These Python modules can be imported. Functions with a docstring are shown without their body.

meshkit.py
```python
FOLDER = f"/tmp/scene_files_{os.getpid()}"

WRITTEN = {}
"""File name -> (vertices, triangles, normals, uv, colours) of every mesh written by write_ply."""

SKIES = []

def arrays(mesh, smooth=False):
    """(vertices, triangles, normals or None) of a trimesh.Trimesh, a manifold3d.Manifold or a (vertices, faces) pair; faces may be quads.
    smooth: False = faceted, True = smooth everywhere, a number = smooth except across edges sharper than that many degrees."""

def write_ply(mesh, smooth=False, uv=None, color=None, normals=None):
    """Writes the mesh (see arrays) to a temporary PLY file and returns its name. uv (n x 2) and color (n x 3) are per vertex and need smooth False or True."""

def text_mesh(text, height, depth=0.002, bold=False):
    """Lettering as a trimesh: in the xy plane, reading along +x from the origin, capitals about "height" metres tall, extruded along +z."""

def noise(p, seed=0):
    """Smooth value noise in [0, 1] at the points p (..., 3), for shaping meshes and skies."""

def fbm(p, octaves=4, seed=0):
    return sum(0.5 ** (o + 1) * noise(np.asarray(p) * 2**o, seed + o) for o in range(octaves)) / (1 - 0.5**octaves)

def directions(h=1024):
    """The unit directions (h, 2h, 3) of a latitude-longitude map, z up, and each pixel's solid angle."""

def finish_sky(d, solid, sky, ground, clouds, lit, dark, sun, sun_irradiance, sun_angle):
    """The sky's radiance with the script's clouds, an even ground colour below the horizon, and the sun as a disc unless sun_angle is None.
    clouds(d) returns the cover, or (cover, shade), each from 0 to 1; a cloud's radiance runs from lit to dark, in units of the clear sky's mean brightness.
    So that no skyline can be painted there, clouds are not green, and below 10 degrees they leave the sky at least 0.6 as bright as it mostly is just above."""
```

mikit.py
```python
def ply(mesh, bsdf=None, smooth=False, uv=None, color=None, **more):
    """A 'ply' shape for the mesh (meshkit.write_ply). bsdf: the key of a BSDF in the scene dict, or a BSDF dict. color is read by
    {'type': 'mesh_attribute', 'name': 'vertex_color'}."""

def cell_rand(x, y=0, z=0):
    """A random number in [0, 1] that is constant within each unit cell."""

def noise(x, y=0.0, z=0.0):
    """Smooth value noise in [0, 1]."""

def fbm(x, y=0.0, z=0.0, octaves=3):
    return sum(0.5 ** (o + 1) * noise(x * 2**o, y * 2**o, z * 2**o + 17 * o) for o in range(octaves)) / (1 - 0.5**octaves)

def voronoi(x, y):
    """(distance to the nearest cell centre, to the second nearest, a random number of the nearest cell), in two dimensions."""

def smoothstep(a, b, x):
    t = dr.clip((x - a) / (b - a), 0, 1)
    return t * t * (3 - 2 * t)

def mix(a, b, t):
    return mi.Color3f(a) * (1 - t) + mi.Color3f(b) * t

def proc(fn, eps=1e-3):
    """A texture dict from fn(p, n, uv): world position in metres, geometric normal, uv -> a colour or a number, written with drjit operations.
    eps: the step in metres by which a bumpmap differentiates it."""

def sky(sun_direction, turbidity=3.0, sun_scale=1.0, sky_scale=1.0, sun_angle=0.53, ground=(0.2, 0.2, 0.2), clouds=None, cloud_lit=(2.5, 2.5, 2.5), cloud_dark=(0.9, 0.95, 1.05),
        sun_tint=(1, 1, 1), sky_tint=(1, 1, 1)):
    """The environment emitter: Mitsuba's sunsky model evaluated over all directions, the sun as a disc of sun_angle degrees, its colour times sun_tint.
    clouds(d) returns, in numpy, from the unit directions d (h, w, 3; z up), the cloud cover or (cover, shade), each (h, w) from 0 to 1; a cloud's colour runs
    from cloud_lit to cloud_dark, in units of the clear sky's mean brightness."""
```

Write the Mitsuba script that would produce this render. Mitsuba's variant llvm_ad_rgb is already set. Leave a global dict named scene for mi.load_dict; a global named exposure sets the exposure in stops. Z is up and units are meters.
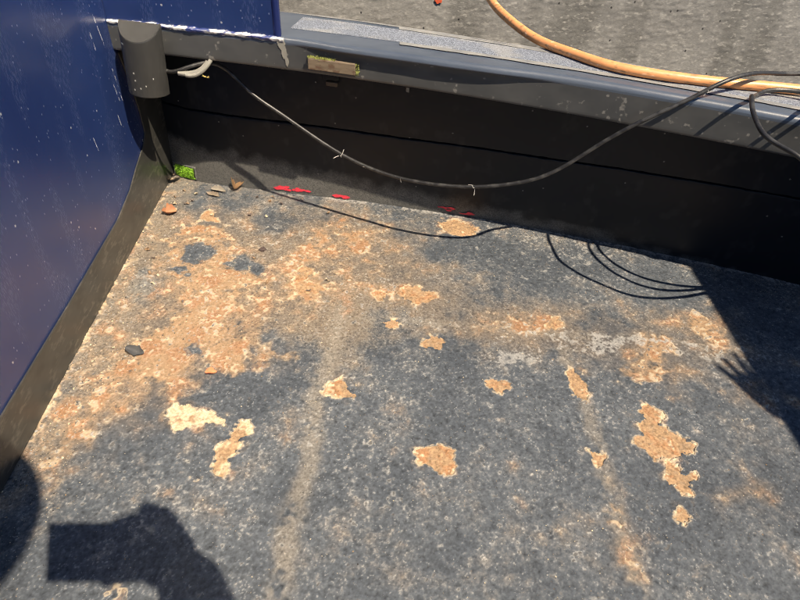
import math, random, numpy as np, trimesh, mitsuba as mi, drjit as dr, mikit, meshkit
import manifold3d as m3
import shapely, shapely.geometry as sg
from scipy import ndimage
from scipy.interpolate import CubicSpline
T = mi.ScalarTransform4f
scene, labels = {'type': 'scene'}, {}
rng = np.random.default_rng(7)

# ------------------------------------------------------------------ camera, sky, exposure
CAM = np.array([0.5935, -1.5054, 0.9])
FWD = np.array([0.04317, 0.75352, -0.65601])
UP = np.array([-0.02753, 0.65727, 0.75315])
RIGHT = np.array([0.99869, -0.01446, 0.04912])
scene['camera'] = {'type': 'perspective', 'fov': 67.28, 'fov_axis': 'x', 'near_clip': 0.01, 'far_clip': 3000.0,
                   'to_world': T().look_at(origin=CAM.tolist(), target=(CAM + FWD).tolist(), up=UP.tolist()),
                   'film': {'type': 'hdrfilm', 'width': 1024, 'height': 768}, 'sampler': {'type': 'independent', 'sample_count': 64}}
SUN = np.array([0.4826, -0.4987, 1.0])
scene['sky'] = mikit.sky(SUN.tolist(), turbidity=3.0, sky_scale=0.65, sun_tint=(0.97, 0.985, 0.99))
exposure = 2.65

# ------------------------------------------------------------------ helpers
def key(base):
    if base not in scene and base not in labels: return base
    i = 1
    while f'{base}_{i:03d}' in scene or f'{base}_{i:03d}' in labels: i += 1
    return f'{base}_{i:03d}'
def thing(name, label, cat, group=None):
    k = key(name); labels[k] = {'label': label, 'category': cat}
    if group: labels[k]['group'] = group
    return k
def obj(name, mesh, mat, parent=None, smooth=35, label=None, cat=None, kind=None, group=None, **kw):
    k = key((parent + '__' if parent else '') + name)
    scene[k] = mikit.ply(mesh, mat, smooth=smooth, **kw)
    d = {n: v for n, v in (('label', label), ('category', cat), ('kind', kind), ('group', group)) if v}
    if d: labels[k] = d
    return k
def sm(a, b, x):
    t = np.clip((x - a) / (b - a), 0, 1); return t * t * (3 - 2 * t)
def cat(*ms): return trimesh.util.concatenate([m if isinstance(m, trimesh.Trimesh) else tm(m) for m in ms])
def tm(m):
    v, f, _ = meshkit.arrays(m); return trimesh.Trimesh(v, f, process=False)
def box(x0, x1, y0_, y1, z0, z1, r=0.0):
    if r <= 0:
        b = trimesh.creation.box((x1 - x0, y1 - y0_, z1 - z0)); b.apply_translation(((x0 + x1) / 2, (y0_ + y1) / 2, (z0 + z1) / 2)); return b
    pts = [m3.Manifold.sphere(r, 12).translate((x, y, z)) for x in (x0 + r, x1 - r) for y in (y0_ + r, y1 - r) for z in (z0 + r, z1 - r)]
    return tm(m3.Manifold.batch_hull(pts))
def gridmesh(V, flip=False):
    """V (n, m, 3) -> mesh of its cells"""
    n, m = V.shape[:2]
    i, j = np.meshgrid(np.arange(n - 1), np.arange(m - 1), indexing='ij')
    a, b, c, d = i * m + j, (i + 1) * m + j, (i + 1) * m + j + 1, i * m + j + 1
    q = np.stack([a, b, c, d], -1).reshape(-1, 4)
    if flip: q = q[:, ::-1]
    return trimesh.Trimesh(V.reshape(-1, 3), np.vstack([q[:, [0, 1, 2]], q[:, [0, 2, 3]]]), process=False)
def tube(pts, r, sides=14, step=0.006, wob=0.0, caps=True):
    p = np.asarray(pts, float)
    s = np.r_[0, np.cumsum(np.linalg.norm(np.diff(p, axis=0), axis=1))]
    t = np.linspace(0, s[-1], max(8, int(s[-1] / step)))
    q = CubicSpline(s, p)(t)
    tan = np.gradient(q, axis=0); tan /= np.linalg.norm(tan, axis=1, keepdims=True)
    u = np.cross(tan[0], [0.3, 0.2, 1.0]); u /= np.linalg.norm(u); us = []
    for k in range(len(q)):
        u = u - tan[k] * (u @ tan[k]); u /= np.linalg.norm(u); us.append(u)
    us = np.array(us); vs = np.cross(tan, us)
    ang = np.arange(sides) * 2 * np.pi / sides
    rad = np.broadcast_to(r, len(q)) * (1 + wob * (meshkit.noise(np.stack([t * 60, t * 0, t * 0], -1), 3) - 0.5))
    V = q[:, None] + rad[:, None, None] * (np.cos(ang)[None, :, None] * us[:, None] + np.sin(ang)[None, :, None] * vs[:, None])
    V = np.concatenate([V, V[:, :1]], 1)
    mesh = gridmesh(V)
    if caps:
        n0 = len(mesh.vertices); S = sides + 1; L = len(q)
        f = [[n0, j + 1, j] for j in range(sides)] + [[n0 + 1, (L - 1) * S + j, (L - 1) * S + j + 1] for j in range(sides)]
        mesh = trimesh.Trimesh(np.vstack([mesh.vertices, q[0], q[-1]]), np.vstack([mesh.faces, f]), process=False)
    return mesh
def vcol(mesh, col): return np.broadcast_to(np.asarray(col, float), (len(mesh.vertices), 3)).copy()
def lin(*c): return [((v / 255 + 0.055) / 1.055) ** 2.4 if v > 10 else v / 255 / 12.92 for v in c]

# plan curve of the foot of the curved bulwark and its inward lean
def y0(x): return -0.10299 * x * x - 0.06474 * x + 0.01059
def yp(x): return y0(x) + 0.055 * np.exp(-np.maximum(x, -.01) / 0.08)               # foot of the plates, swept in at the corner
def py(x, z): return yp(x) + (0.1 - 0.2 * np.clip(x, 0, 1)) * z                       # plate surface: flares a little at the cabin, leans in at the bow
def ov(x): return np.interp(x, [0, .37, .55, .8, 1.1, 2.6], [.134, .1365, .1434, .147, .151, .152])   # how far the gunwale face stands in front of the foot
def fy(x): return y0(x) - ov(x)
def zb(x): return 0.416 - 0.033 * x + 0.4 * (ov(x) - .15)          # lower edge of the gunwale face
def zt(x): return 0.484 - 0.025 * x + 0.4 * (ov(x) - .15)          # its upper edge
def wo(x): return ov(x) + .055 - .055 * np.minimum(x, 1.4)           # width of the gunwale
def ZJ(x): return .206 + .028 * np.maximum(0, x - .65)               # height of the joint between the two plates
XE = 2.6                                     # far end of the curved side, out of frame

COL = {'paint': (0.054, 0.063, 0.076), 'paint2': (0.093, 0.105, 0.120), 'dust': (0.165, 0.150, 0.128), 'stain': (0.170, 0.130, 0.091), 'lane': (0.205, 0.183, 0.152), 'tan': (0.30, 0.198, 0.115), 'orange': (0.285, 0.152, 0.077),
       'cream': (0.53, 0.44, 0.31), 'pale': (0.275, 0.274, 0.266), 'pit': (0.03, 0.03, 0.032)}
SOFT = (14, 15, 16, 17, 20, 21, 24, 25)       # the patches that fade into the paint instead of ending in a crisp edge
LAMP_TILT, LAMP_X = 4.0, .0845

# rust patches (outlines, mm) and stain fields in deck coordinates (metres: centre, radii, amount)
PATCHES = [
     [(222, -805), (234, -784), (256, -783), (274, -801), (301, -803), (333, -816), (328, -827), (294, -826), (268, -829), (247, -847), (233, -832)] ,
     [(355, -818), (375, -826), (378, -844), (364, -866), (361, -887), (349, -899), (355, -927), (347, -938), (333, -933), (325, -919), (330, -903), (321, -887), (333, -868), (346, -845)] ,
     [(500, -748), (512, -724), (531, -714), (551, -726), (560, -746), (576, -758), (553, -761), (530, -759)] ,
     [(644, -447), (665, -425), (691, -416), (709, -434), (733, -436), (738, -461), (717, -479), (687, -484), (664, -471)] ,
     [(588, -450), (602, -438), (621, -452), (625, -473), (603, -477)] ,
     [(693, -608), (715, -586), (737, -586), (749, -600), (741, -618), (726, -634), (718, -622), (701, -626)] ,
     [(612, -546), (634, -536), (652, -542), (643, -564), (621, -565)] ,
     [(817, -711), (838, -702), (858, -709), (873, -714), (862, -733), (845, -743), (827, -731)] ,
     [(675, -876), (697, -867), (726, -865), (744, -873), (740, -892), (743, -904), (731, -924), (712, -922), (699, -909), (682, -901)] ,
     [(1115, -771), (1135, -758), (1145, -775), (1155, -780), (1140, -811), (1158, -827), (1176, -840), (1192, -853), (1183, -870), (1157, -880), (1137, -884), (1124, -880), (1102, -891), (1095, -868), (1077, -855), (1079, -842), (1099, -833), (1099, -810)] ,
     [(1121, -893), (1133, -895), (1145, -913), (1163, -913), (1167, -921), (1150, -937), (1146, -956), (1126, -952), (1125, -937), (1109, -941), (1114, -917)] ,
     [(1104, -990), (1122, -982), (1127, -997), (1112, -1009), (1100, -1004)] ,
     [(989, -681), (1009, -670), (1017, -686), (1026, -718), (1015, -754), (994, -749), (989, -719)] ,
     [(991, -870), (1017, -880), (1006, -907), (991, -899)] ,
     [(991, -975), (1010, -969), (1010, -991), (993, -1006), (987, -991)] ,
     [(1162, -583), (1202, -557), (1239, -580), (1236, -611), (1212, -629), (1194, -656), (1201, -686), (1157, -704), (1113, -699), (1094, -673), (1115, -650), (1147, -643), (1166, -613)] ,
     [(66, -268), (91, -214), (136, -189), (196, -204), (225, -260), (234, -318), (271, -364), (317, -385), (336, -414), (310, -426), (279, -453), (237, -479), (192, -467), (155, -444), (119, -394), (98, -333)] ,
     [(109, -654), (127, -619), (160, -564), (220, -549), (259, -572), (248, -615), (236, -650), (225, -688), (203, -721), (177, -736), (153, -706), (139, -675)] ,
     [(410, -373), (436, -340), (447, -386), (429, -417), (467, -423), (482, -444), (452, -466), (420, -461), (407, -425)] ,
     [(760, -147), (808, -130), (866, -169), (852, -203), (801, -210), (774, -184)] ,
     [(351, -657), (367, -642), (404, -647), (436, -640), (439, -660), (407, -666), (372, -673)] ,
     [(306, -702), (307, -664), (327, -663), (339, -690), (336, -717), (316, -712)] ,
     [(126, -166), (140, -126), (160, -135), (183, -181), (154, -178)] ,
     [(976, -533), (1005, -512), (1017, -538), (995, -558), (973, -555)] ,
     [(1307, -507), (1346, -492), (1367, -531), (1374, -557), (1329, -577), (1305, -559)] ,
     [(229, -1131), (248, -1128), (250, -1142), (233, -1142)] ,
     [(296, -931), (308, -927), (314, -939), (302, -943)] ,
]
BLOBS = [
    ('rust', 0.173, -0.345, 0.142, 0.194, 0.9),
    ('rust', 0.206, -0.659, 0.109, 0.150, 0.9),
    ('rust', 0.092, -0.729, 0.075, 0.122, 0.5),
    ('rust', 0.316, -0.486, 0.111, 0.108, 0.5),
    ('rust', 0.442, -0.409, 0.105, 0.160, 0.5),
    ('rust', 0.283, -0.599, 0.072, 0.111, 0.6),
    ('rust', 0.502, -0.245, 0.115, 0.121, 0.42),
    ('rust', 0.630, -0.330, 0.099, 0.129, 0.42),
    ('rust', 0.828, -0.548, 0.134, 0.053, 0.6),
    ('rust', 1.169, -0.636, 0.087, 0.093, 0.85),
    ('rust', 1.338, -0.539, 0.075, 0.061, 0.75),
    ('rust', 0.653, -0.454, 0.116, 0.066, 0.35),
    ('rust', 0.818, -0.172, 0.136, 0.068, 0.5),
    ('rust', 0.511, -0.176, 0.079, 0.098, 0.5),
    ('rust', 0.978, -0.520, 0.092, 0.051, 0.45),
    ('rust', 0.427, -0.481, 0.067, 0.231, 0.3),
    ('rust', 1.000, -0.716, 0.037, 0.083, 0.35),
    ('rust', 0.998, -0.988, 0.027, 0.097, 0.45),
    ('rust', 1.005, -1.088, 0.025, 0.038, 0.5),
    ('rust', 1.387, -0.744, 0.083, 0.048, 0.55),
    ('rust', 1.217, -0.947, 0.090, 0.040, 0.3),
    ('rust', 1.326, -0.906, 0.075, 0.065, 0.3),
    ('rust', 0.294, -0.697, 0.058, 0.054, 0.4),
    ('rust', 0.386, -0.662, 0.070, 0.045, 0.45),
    ('rust', 1.124, -0.909, 0.073, 0.075, 0.3),
    ('rust', 0.089, -0.824, 0.088, 0.094, 0.4),
    ('rust', 1.239, -0.937, 0.054, 0.024, 0.3),
    ('dust', 0.344, -0.376, 0.383, 0.310, 0.95),
    ('dust', 0.742, -0.502, 0.323, 0.166, 0.6),
    ('dust', 0.020, -0.227, 0.124, 0.192, 0.5),
    ('dust', 0.485, -0.636, 0.093, 0.090, 0.5),
    ('dust', 1.220, -0.581, 0.298, 0.135, 0.55),
    ('dust', 0.521, -0.544, 0.131, 0.101, 0.4),
    ('dust', 1.207, -0.928, 0.164, 0.131, 0.3),
    ('dust', 0.644, -1.075, 0.185, 0.101, 0.3),
    ('dust', 0.034, -0.562, 0.124, 0.206, 0.4),
    ('dust', 0.892, -1.073, 0.142, 0.084, 0.25),
    ('pale', 0.903, -0.628, 0.054, 0.030, 0.6),
    ('pale', 1.106, -0.594, 0.100, 0.028, 0.8),
    ('pale', 0.980, -0.565, 0.045, 0.026, 0.5),
    ('pale', 1.321, -0.608, 0.113, 0.025, 0.5),
    ('pale', 0.870, -0.637, 0.030, 0.018, 0.6),
    ('pale', 0.552, -0.919, 0.069, 0.051, 0.3),
    ('pale', 0.596, -0.975, 0.058, 0.047, 0.3),
    ('pale', 0.320, -0.210, 0.102, 0.065, 0.4),
    ('pale', 0.882, -0.080, 0.171, 0.042, 0.4),
    ('pale', 1.229, -0.249, 0.218, 0.036, 0.4),
    ('pale', 1.055, -0.322, 0.155, 0.086, 0.25),
    ('dark', 0.723, -1.043, 0.040, 0.025, 0.6),
    ('dark', 0.238, -0.650, 0.018, 0.058, 0.8),
    ('dark', 0.070, -0.437, 0.049, 0.066, 0.6),
    ('dark', 0.288, -0.546, 0.030, 0.039, 0.5),
    ('dark', 0.175, -0.305, 0.041, 0.050, 1.3),
    ('dark', 0.284, -0.371, 0.038, 0.027, 1.2),
    ('dark', 0.159, -0.385, 0.016, 0.015, 1),
    ('dark', 0.691, -0.657, 0.124, 0.073, 0.4),
    ('dark', 0.961, -0.755, 0.100, 0.065, 0.4),
    ('dark', 0.358, -0.611, 0.041, 0.093, 0.4),
    ('dark', 0.323, -0.747, 0.057, 0.038, 0.4),
    ('dark', 0.444, -0.637, 0.037, 0.059, 0.5),
    ('dark', 0.925, -0.175, 0.165, 0.125, 0.3),
    ('dark', 0.652, -0.522, 0.067, 0.027, 0.5),
    ('dark', 1.156, -0.822, 0.048, 0.153, 0.2),
]
SL = [(0.519, -0.511), (0.513, -0.62), (0.489, -0.768), (0.489, -0.9), (0.47, -1.012), (0.47, -1.135)]
SR = [(0.991, -0.619), (1.006, -0.716), (1.01, -0.848), (1.003, -0.931), (0.998, -1.006), (1.005, -1.072), (1.003, -1.118)]
SH = [(0.608, -0.534), (0.915, -0.561), (1.177, -0.576), (1.431, -0.61)]
# ------------------------------------------------------------------ materials
P_, fbm, noise, voro, ss, mix = mikit.proc, mikit.fbm, mikit.noise, mikit.voronoi, mikit.smoothstep, mikit.mix
def two(b): return {'type': 'twosided', 'bsdf': b}
def principled(col, rough, **kw):
    return {'type': 'principled', 'base_color': col if isinstance(col, dict) else {'type': 'rgb', 'value': list(col)}, 'roughness': rough, **kw}
VC = {'type': 'mesh_attribute', 'name': 'vertex_color'}
scene['mat_deck'] = two(principled(VC, 0.62, specular=0.28))
scene['mat_rust'] = two(principled(VC, 0.85, specular=0.25))
scene['mat_vc'] = two(principled(VC, 0.7, specular=0.3))

SCRATCH = [(-0.185, .52, -0.163, .43), (-0.215, .475, -0.21, .44), (-0.155, .38, -0.148, .335), (-0.15, .325, -0.143, .30), (-0.19, .29, -0.185, .262), (-0.17, .35, -0.16, .31), (-0.09, .18, -0.088, .165), (-0.33, .30, -0.325, .27)]
def blue(p, n, uv):
    """cabin paint with chalk specks, water-spot runs and a few scratches (y, z on the bulkhead)"""
    a, h = p.y + p.x, p.z
    c = mix((0.0125, 0.027, 0.108), (0.0185, 0.038, 0.132), fbm(a * 9, h * 9, 1.0))
    d1, d2, w = voro(a * 170, h * 120)
    c = mix(c, (0.18, 0.21, 0.32), 0.7 * dr.select(w > 0.965, 1.0, 0.0) * ss(0.30, 0.12, d1))
    d1, d2, w = voro(a * 420, h * 60)
    c = mix(c, (0.08, 0.11, 0.22), 0.45 * ss(0.4, 0.15, d1) * ss(0.5, 0.75, noise(a * 30, h * 8, 4.0)))
    d1, d2, w = voro(a * 45 + 7, h * 40)
    c = mix(c, (0.45, 0.46, 0.5), 0.8 * dr.select(w > 0.965, 1.0, 0.0) * ss(0.12, 0.05, d1))
    for (ya, za, yb, zb_) in SCRATCH:
        t = dr.clip(((a - ya) * (yb - ya) + (h - za) * (zb_ - za)) / ((yb - ya) ** 2 + (zb_ - za) ** 2), 0, 1)
        d = dr.sqrt(dr.square(a - ya - t * (yb - ya)) + dr.square(h - za - t * (zb_ - za)))
        c = mix(c, (0.5, 0.52, 0.58), ss(0.0016, 0.0006, d) * ss(0.35, 0.5, noise(a * 300, h * 150, 2.0)))
    return c
scene['mat_blue'] = two({'type': 'roughplastic', 'distribution': 'ggx', 'alpha': 0.075, 'int_ior': 1.75, 'nonlinear': False, 'diffuse_reflectance': P_(blue)})
scene['mat_blue_edge'] = two({'type': 'roughplastic', 'alpha': 0.12, 'int_ior': 1.5, 'diffuse_reflectance': {'type': 'rgb', 'value': [0.012, 0.02, 0.09]}})
def kick(p, n, uv):
    c = mix((0.029, 0.030, 0.029), (0.056, 0.056, 0.051), fbm(p.y * 22, p.z * 40, 3.0, 4))
    return mix(c, (0.14, 0.13, 0.11), 0.4 * ss(0.5, 0.8, fbm(p.y * 60, p.z * 160, 1.0, 4)) * ss(0.35, 0.65, fbm(p.y * 14, p.z * 14, 8.0)))
scene['mat_kick'] = two({'type': 'roughplastic', 'alpha': 0.14, 'int_ior': 1.55, 'diffuse_reflectance': P_(kick)})
def black(p, n, uv):
    c = mix((0.0058, 0.0078, 0.0118), (0.0098, 0.0124, 0.0172), fbm(p.x * 6, p.z * 10, 2.0, 4))
    c = mix(c, (0.035, 0.036, 0.037), 0.3 * ss(0.58, 0.85, fbm(p.x * 40, p.z * 26, 5.0, 4)))
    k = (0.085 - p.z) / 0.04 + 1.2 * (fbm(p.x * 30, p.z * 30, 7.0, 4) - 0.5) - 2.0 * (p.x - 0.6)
    c = mix(c, (0.135, 0.134, 0.128), ss(0.0, 1.2, k) * (0.35 + 0.65 * noise(p.x * 500, p.z * 500, 3.0)))        # gritty dirt at the foot, paled to paint in the sunlit strip
    d1, d2, w = voro(p.x * 60, p.z * 60 + p.y * 20)
    return mix(c, (0.3, 0.29, 0.26), 0.6 * dr.select(w > 0.988, 1.0, 0.0) * ss(0.14, 0.05, d1))
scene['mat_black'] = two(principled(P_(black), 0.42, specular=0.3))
def gun(p, n, uv):
    c = mix((0.036, 0.039, 0.042), (0.074, 0.075, 0.075), fbm(p.x * 16, p.z * 30, p.y * 30, 4))
    c = mix(c, (0.27, 0.26, 0.24), 0.5 * ss(0.66, 0.8, fbm(p.x * 90, p.z * 90, p.y * 90, 3)))
    return c
def gtop(p, n, uv): return mix((0.042, 0.056, 0.082), (0.078, 0.094, 0.122), fbm(p.x * 14, p.y * 30, 6.0 + p.z * 30, 4))
scene['mat_top'] = two(principled(P_(gtop), 0.3, specular=0.7, clearcoat=0.6, clearcoat_gloss=0.5))
scene['mat_gunwale'] = two(principled(P_(gun), 0.3, specular=0.6))
def grit(p, n, uv):
    v = noise(p.x * 620, p.y * 620, 1.0)
    c = mix((0.10, 0.114, 0.142), (0.20, 0.22, 0.26), ss(0.35, 0.75, v))
    return mix(c, (0.27, 0.265, 0.245), 0.4 * ss(0.5, 0.75, fbm(p.x * 14, p.y * 20, 3.0)))
scene['mat_grit'] = two(principled(P_(grit), 0.7))
def edge(p, n, uv): return mix((0.12, 0.13, 0.14), (0.26, 0.255, 0.24), fbm(p.x * 40, p.y * 60, 2.0, 4))
scene['mat_edge'] = two(principled(P_(edge), 0.5))
def weld(p, n, uv):
    return mix((0.025, 0.04, 0.15), (0.5, 0.5, 0.5), ss(0.42, 0.58, fbm(p.x * 60, p.y * 60, p.z * 110, 3)))  # sunlit glint of the bead painted in as patchy white over blue
scene['mat_weld'] = two(principled(P_(weld), 0.3, specular=0.7))
def lampc(p, n, uv):
    c = mix((0.022, 0.0225, 0.022), (0.036, 0.036, 0.035), fbm(p.x * 40, p.y * 40, p.z * 12, 4))
    d1, d2, w = voro(p.x * 110 + p.y * 60, p.z * 70)
    return mix(c, (0.42, 0.42, 0.4), 0.8 * dr.select(w > 0.93, 1.0, 0.0) * ss(0.2, 0.08, d1))
scene['mat_lamp'] = two(principled(P_(lampc), 0.42, specular=0.5))
scene['mat_lamp_rim'] = two(principled((0.5, 0.5, 0.49), 0.45))
def conc(p, n, uv):
    c = mix((0.17, 0.165, 0.156), (0.25, 0.244, 0.229), fbm(p.x * 7, p.z * 9, 1.0, 5))
    c = mix(c, (0.10, 0.098, 0.09), 0.6 * ss(0.5, 0.72, fbm(p.x * 9 + 0.3 * p.z, p.z * 1.1, 4.0, 3)))   # damp runs
    c = mix(c, (0.35, 0.338, 0.31), 0.6 * ss(0.6, 0.8, fbm(p.x * 70, p.z * 160, 2.0, 3)))
    d1, d2, w = voro(p.x * 55, p.z * 40)
    c = mix(c, (0.035, 0.035, 0.035), dr.select(w > 0.985, 1.0, 0.0) * ss(0.2, 0.1, d1))
    return c * (0.75 + 0.5 * fbm(p.x * 200, p.z * 420, 3.0, 3))
scene['mat_concrete'] = two(principled(P_(conc), 0.85, specular=0.3))
def hosec(p, n, uv): 
    c = mix((0.72, 0.33, 0.13), (0.57, 0.245, 0.10), 0.7 * fbm(p.x * 60, p.y * 60, p.z * 60, 3))
    c = mix(c, (0.20, 0.12, 0.06), 0.55 * ss(0.58, 0.72, fbm(p.x * 45, p.y * 160, p.z * 160, 4)))
    return mix(c, (0.85, 0.62, 0.42), 0.5 * ss(0.68, 0.75, fbm(p.x * 25, p.y * 240, p.z * 240 + 9, 3)))
scene['mat_hose'] = two(principled(P_(hosec), 0.42, specular=0.5))
def cabc(p, n, uv): return mix((0.018, 0.018, 0.019), (0.05, 0.05, 0.049), ss(0.4, 0.75, fbm(p.x * 70, p.y * 70, p.z * 70, 3)))
scene['mat_cable'] = two(principled(P_(cabc), 0.42, specular=0.45))
scene['mat_conduit'] = two(principled((0.21, 0.205, 0.18), 0.5))
def woodc(p, n, uv):
    c = mix((0.085, 0.062, 0.042), (0.20, 0.155, 0.105), fbm(p.x * 30, p.y * 120, p.z * 160, 4))
    return mix(c, (0.09, 0.05, 0.03), 0.8 * ss(0.55, 0.72, fbm(p.x * 70, p.y * 90, p.z * 90 + 4, 3)))
scene['mat_wood'] = two(principled(P_(woodc), 0.8))
def mossc(p, n, uv): return mix((0.10, 0.26, 0.012), (0.30, 0.52, 0.04), noise(p.x * 300, p.y * 300, p.z * 300))
scene['mat_moss'] = two(principled(P_(mossc), 0.8))
def mossd(p, n, uv): return mix((0.12, 0.14, 0.03), (0.30, 0.32, 0.09), noise(p.x * 260, p.y * 260, p.z * 260))
scene['mat_moss_dry'] = two(principled(P_(mossd), 0.8))
scene['mat_red'] = two(principled((0.58, 0.04, 0.065), 0.5))
scene['mat_redmark'] = two(principled((0.50, 0.08, 0.03), 0.7))
scene['mat_tag'] = two(principled((0.42, 0.41, 0.38), 0.6))
scene['mat_yellow'] = two(principled((0.62, 0.50, 0.16), 0.5))
scene['mat_cloth'] = two(principled((0.03, 0.035, 0.05), 0.9))
scene['mat_denim'] = two(principled((0.03, 0.045, 0.09), 0.9))
scene['mat_skin'] = two(principled((0.42, 0.24, 0.16), 0.55))
scene['mat_phone'] = two(principled((0.02, 0.02, 0.022), 0.25))
scene['mat_water'] = two({'type': 'roughplastic', 'alpha': 0.06, 'int_ior': 1.33, 'diffuse_reflectance': {'type': 'rgb', 'value': [0.02, 0.03, 0.022]}})
def ground(p, n, uv): return mix((0.16, 0.15, 0.125), (0.24, 0.22, 0.19), fbm(p.x * 3, p.y * 3, 0.0, 4))
scene['mat_ground'] = two(principled(P_(ground), 0.9))

# ------------------------------------------------------------------ setting: water, quay
wv = np.array([[[x, y, -0.5] for y in (-400.0, -20.0, 0.62)] for x in (-400.0, 0.0, 400.0)])
obj('water', gridmesh(wv), 'mat_water', kind='structure', smooth=False, label='dark canal water between the boat and the quay wall')
gv = np.array([[[x, y, 1.35] for y in (0.6, 3.0, 400.0)] for x in (-400.0, 0.0, 400.0)])
obj('quay_ground', gridmesh(gv), 'mat_ground', kind='structure', smooth=False, label='bare ground on top of the quay')
def wall_y(x, z):
    p = np.stack([x, z * 2.0, 0 * x], -1)
    return 0.60 + 0.005 * (meshkit.fbm(p * 5, 3, 1) - .5) - 0.0020 * meshkit.fbm(np.stack([x * 45, z * 110, 0 * x], -1), 4, 2) - 0.0012 * sm(.62, .8, meshkit.noise(np.stack([x * 55, z * 130, 0 * x], -1), 9))
x, z = np.meshgrid(np.arange(0.1, 2.6, 0.0045), np.arange(-0.3, 1.1, 0.0045), indexing='ij')
qw = thing('quay_wall', 'rough grey concrete quay wall standing beyond the boat, damp streaks running down it', 'wall')
near = gridmesh(np.stack([x, wall_y(x, z), z], -1))
rest = [box(-60, .1, .605, .9, -1.5, 1.346), box(2.5955, 60, .605, .9, -1.5, 1.346), box(.1, 2.5955, .605, .9, 1.0955, 1.346), box(.1, 2.5955, .605, .9, -1.5, -.3)]
obj('concrete_face', cat(near, *rest), 'mat_concrete', qw, smooth=True)
def blotch(cx, cz, rx, rz, seed, n=90):
    a = np.linspace(0, 2 * np.pi, n, endpoint=False)
    r = 0.45 + 1.1 * meshkit.fbm(np.stack([np.cos(a) * 2.2 + seed, np.sin(a) * 2.2, 0 * a], -1), 4, seed)
    return sg.Polygon(np.stack([cx + rx * r * np.cos(a), cz + rz * r * np.sin(a)], -1)).buffer(0)

# ------------------------------------------------------------------ the boat
B = thing('narrowboat', 'blue and black steel narrowboat, its open well deck worn and rusting', 'boat')

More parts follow.
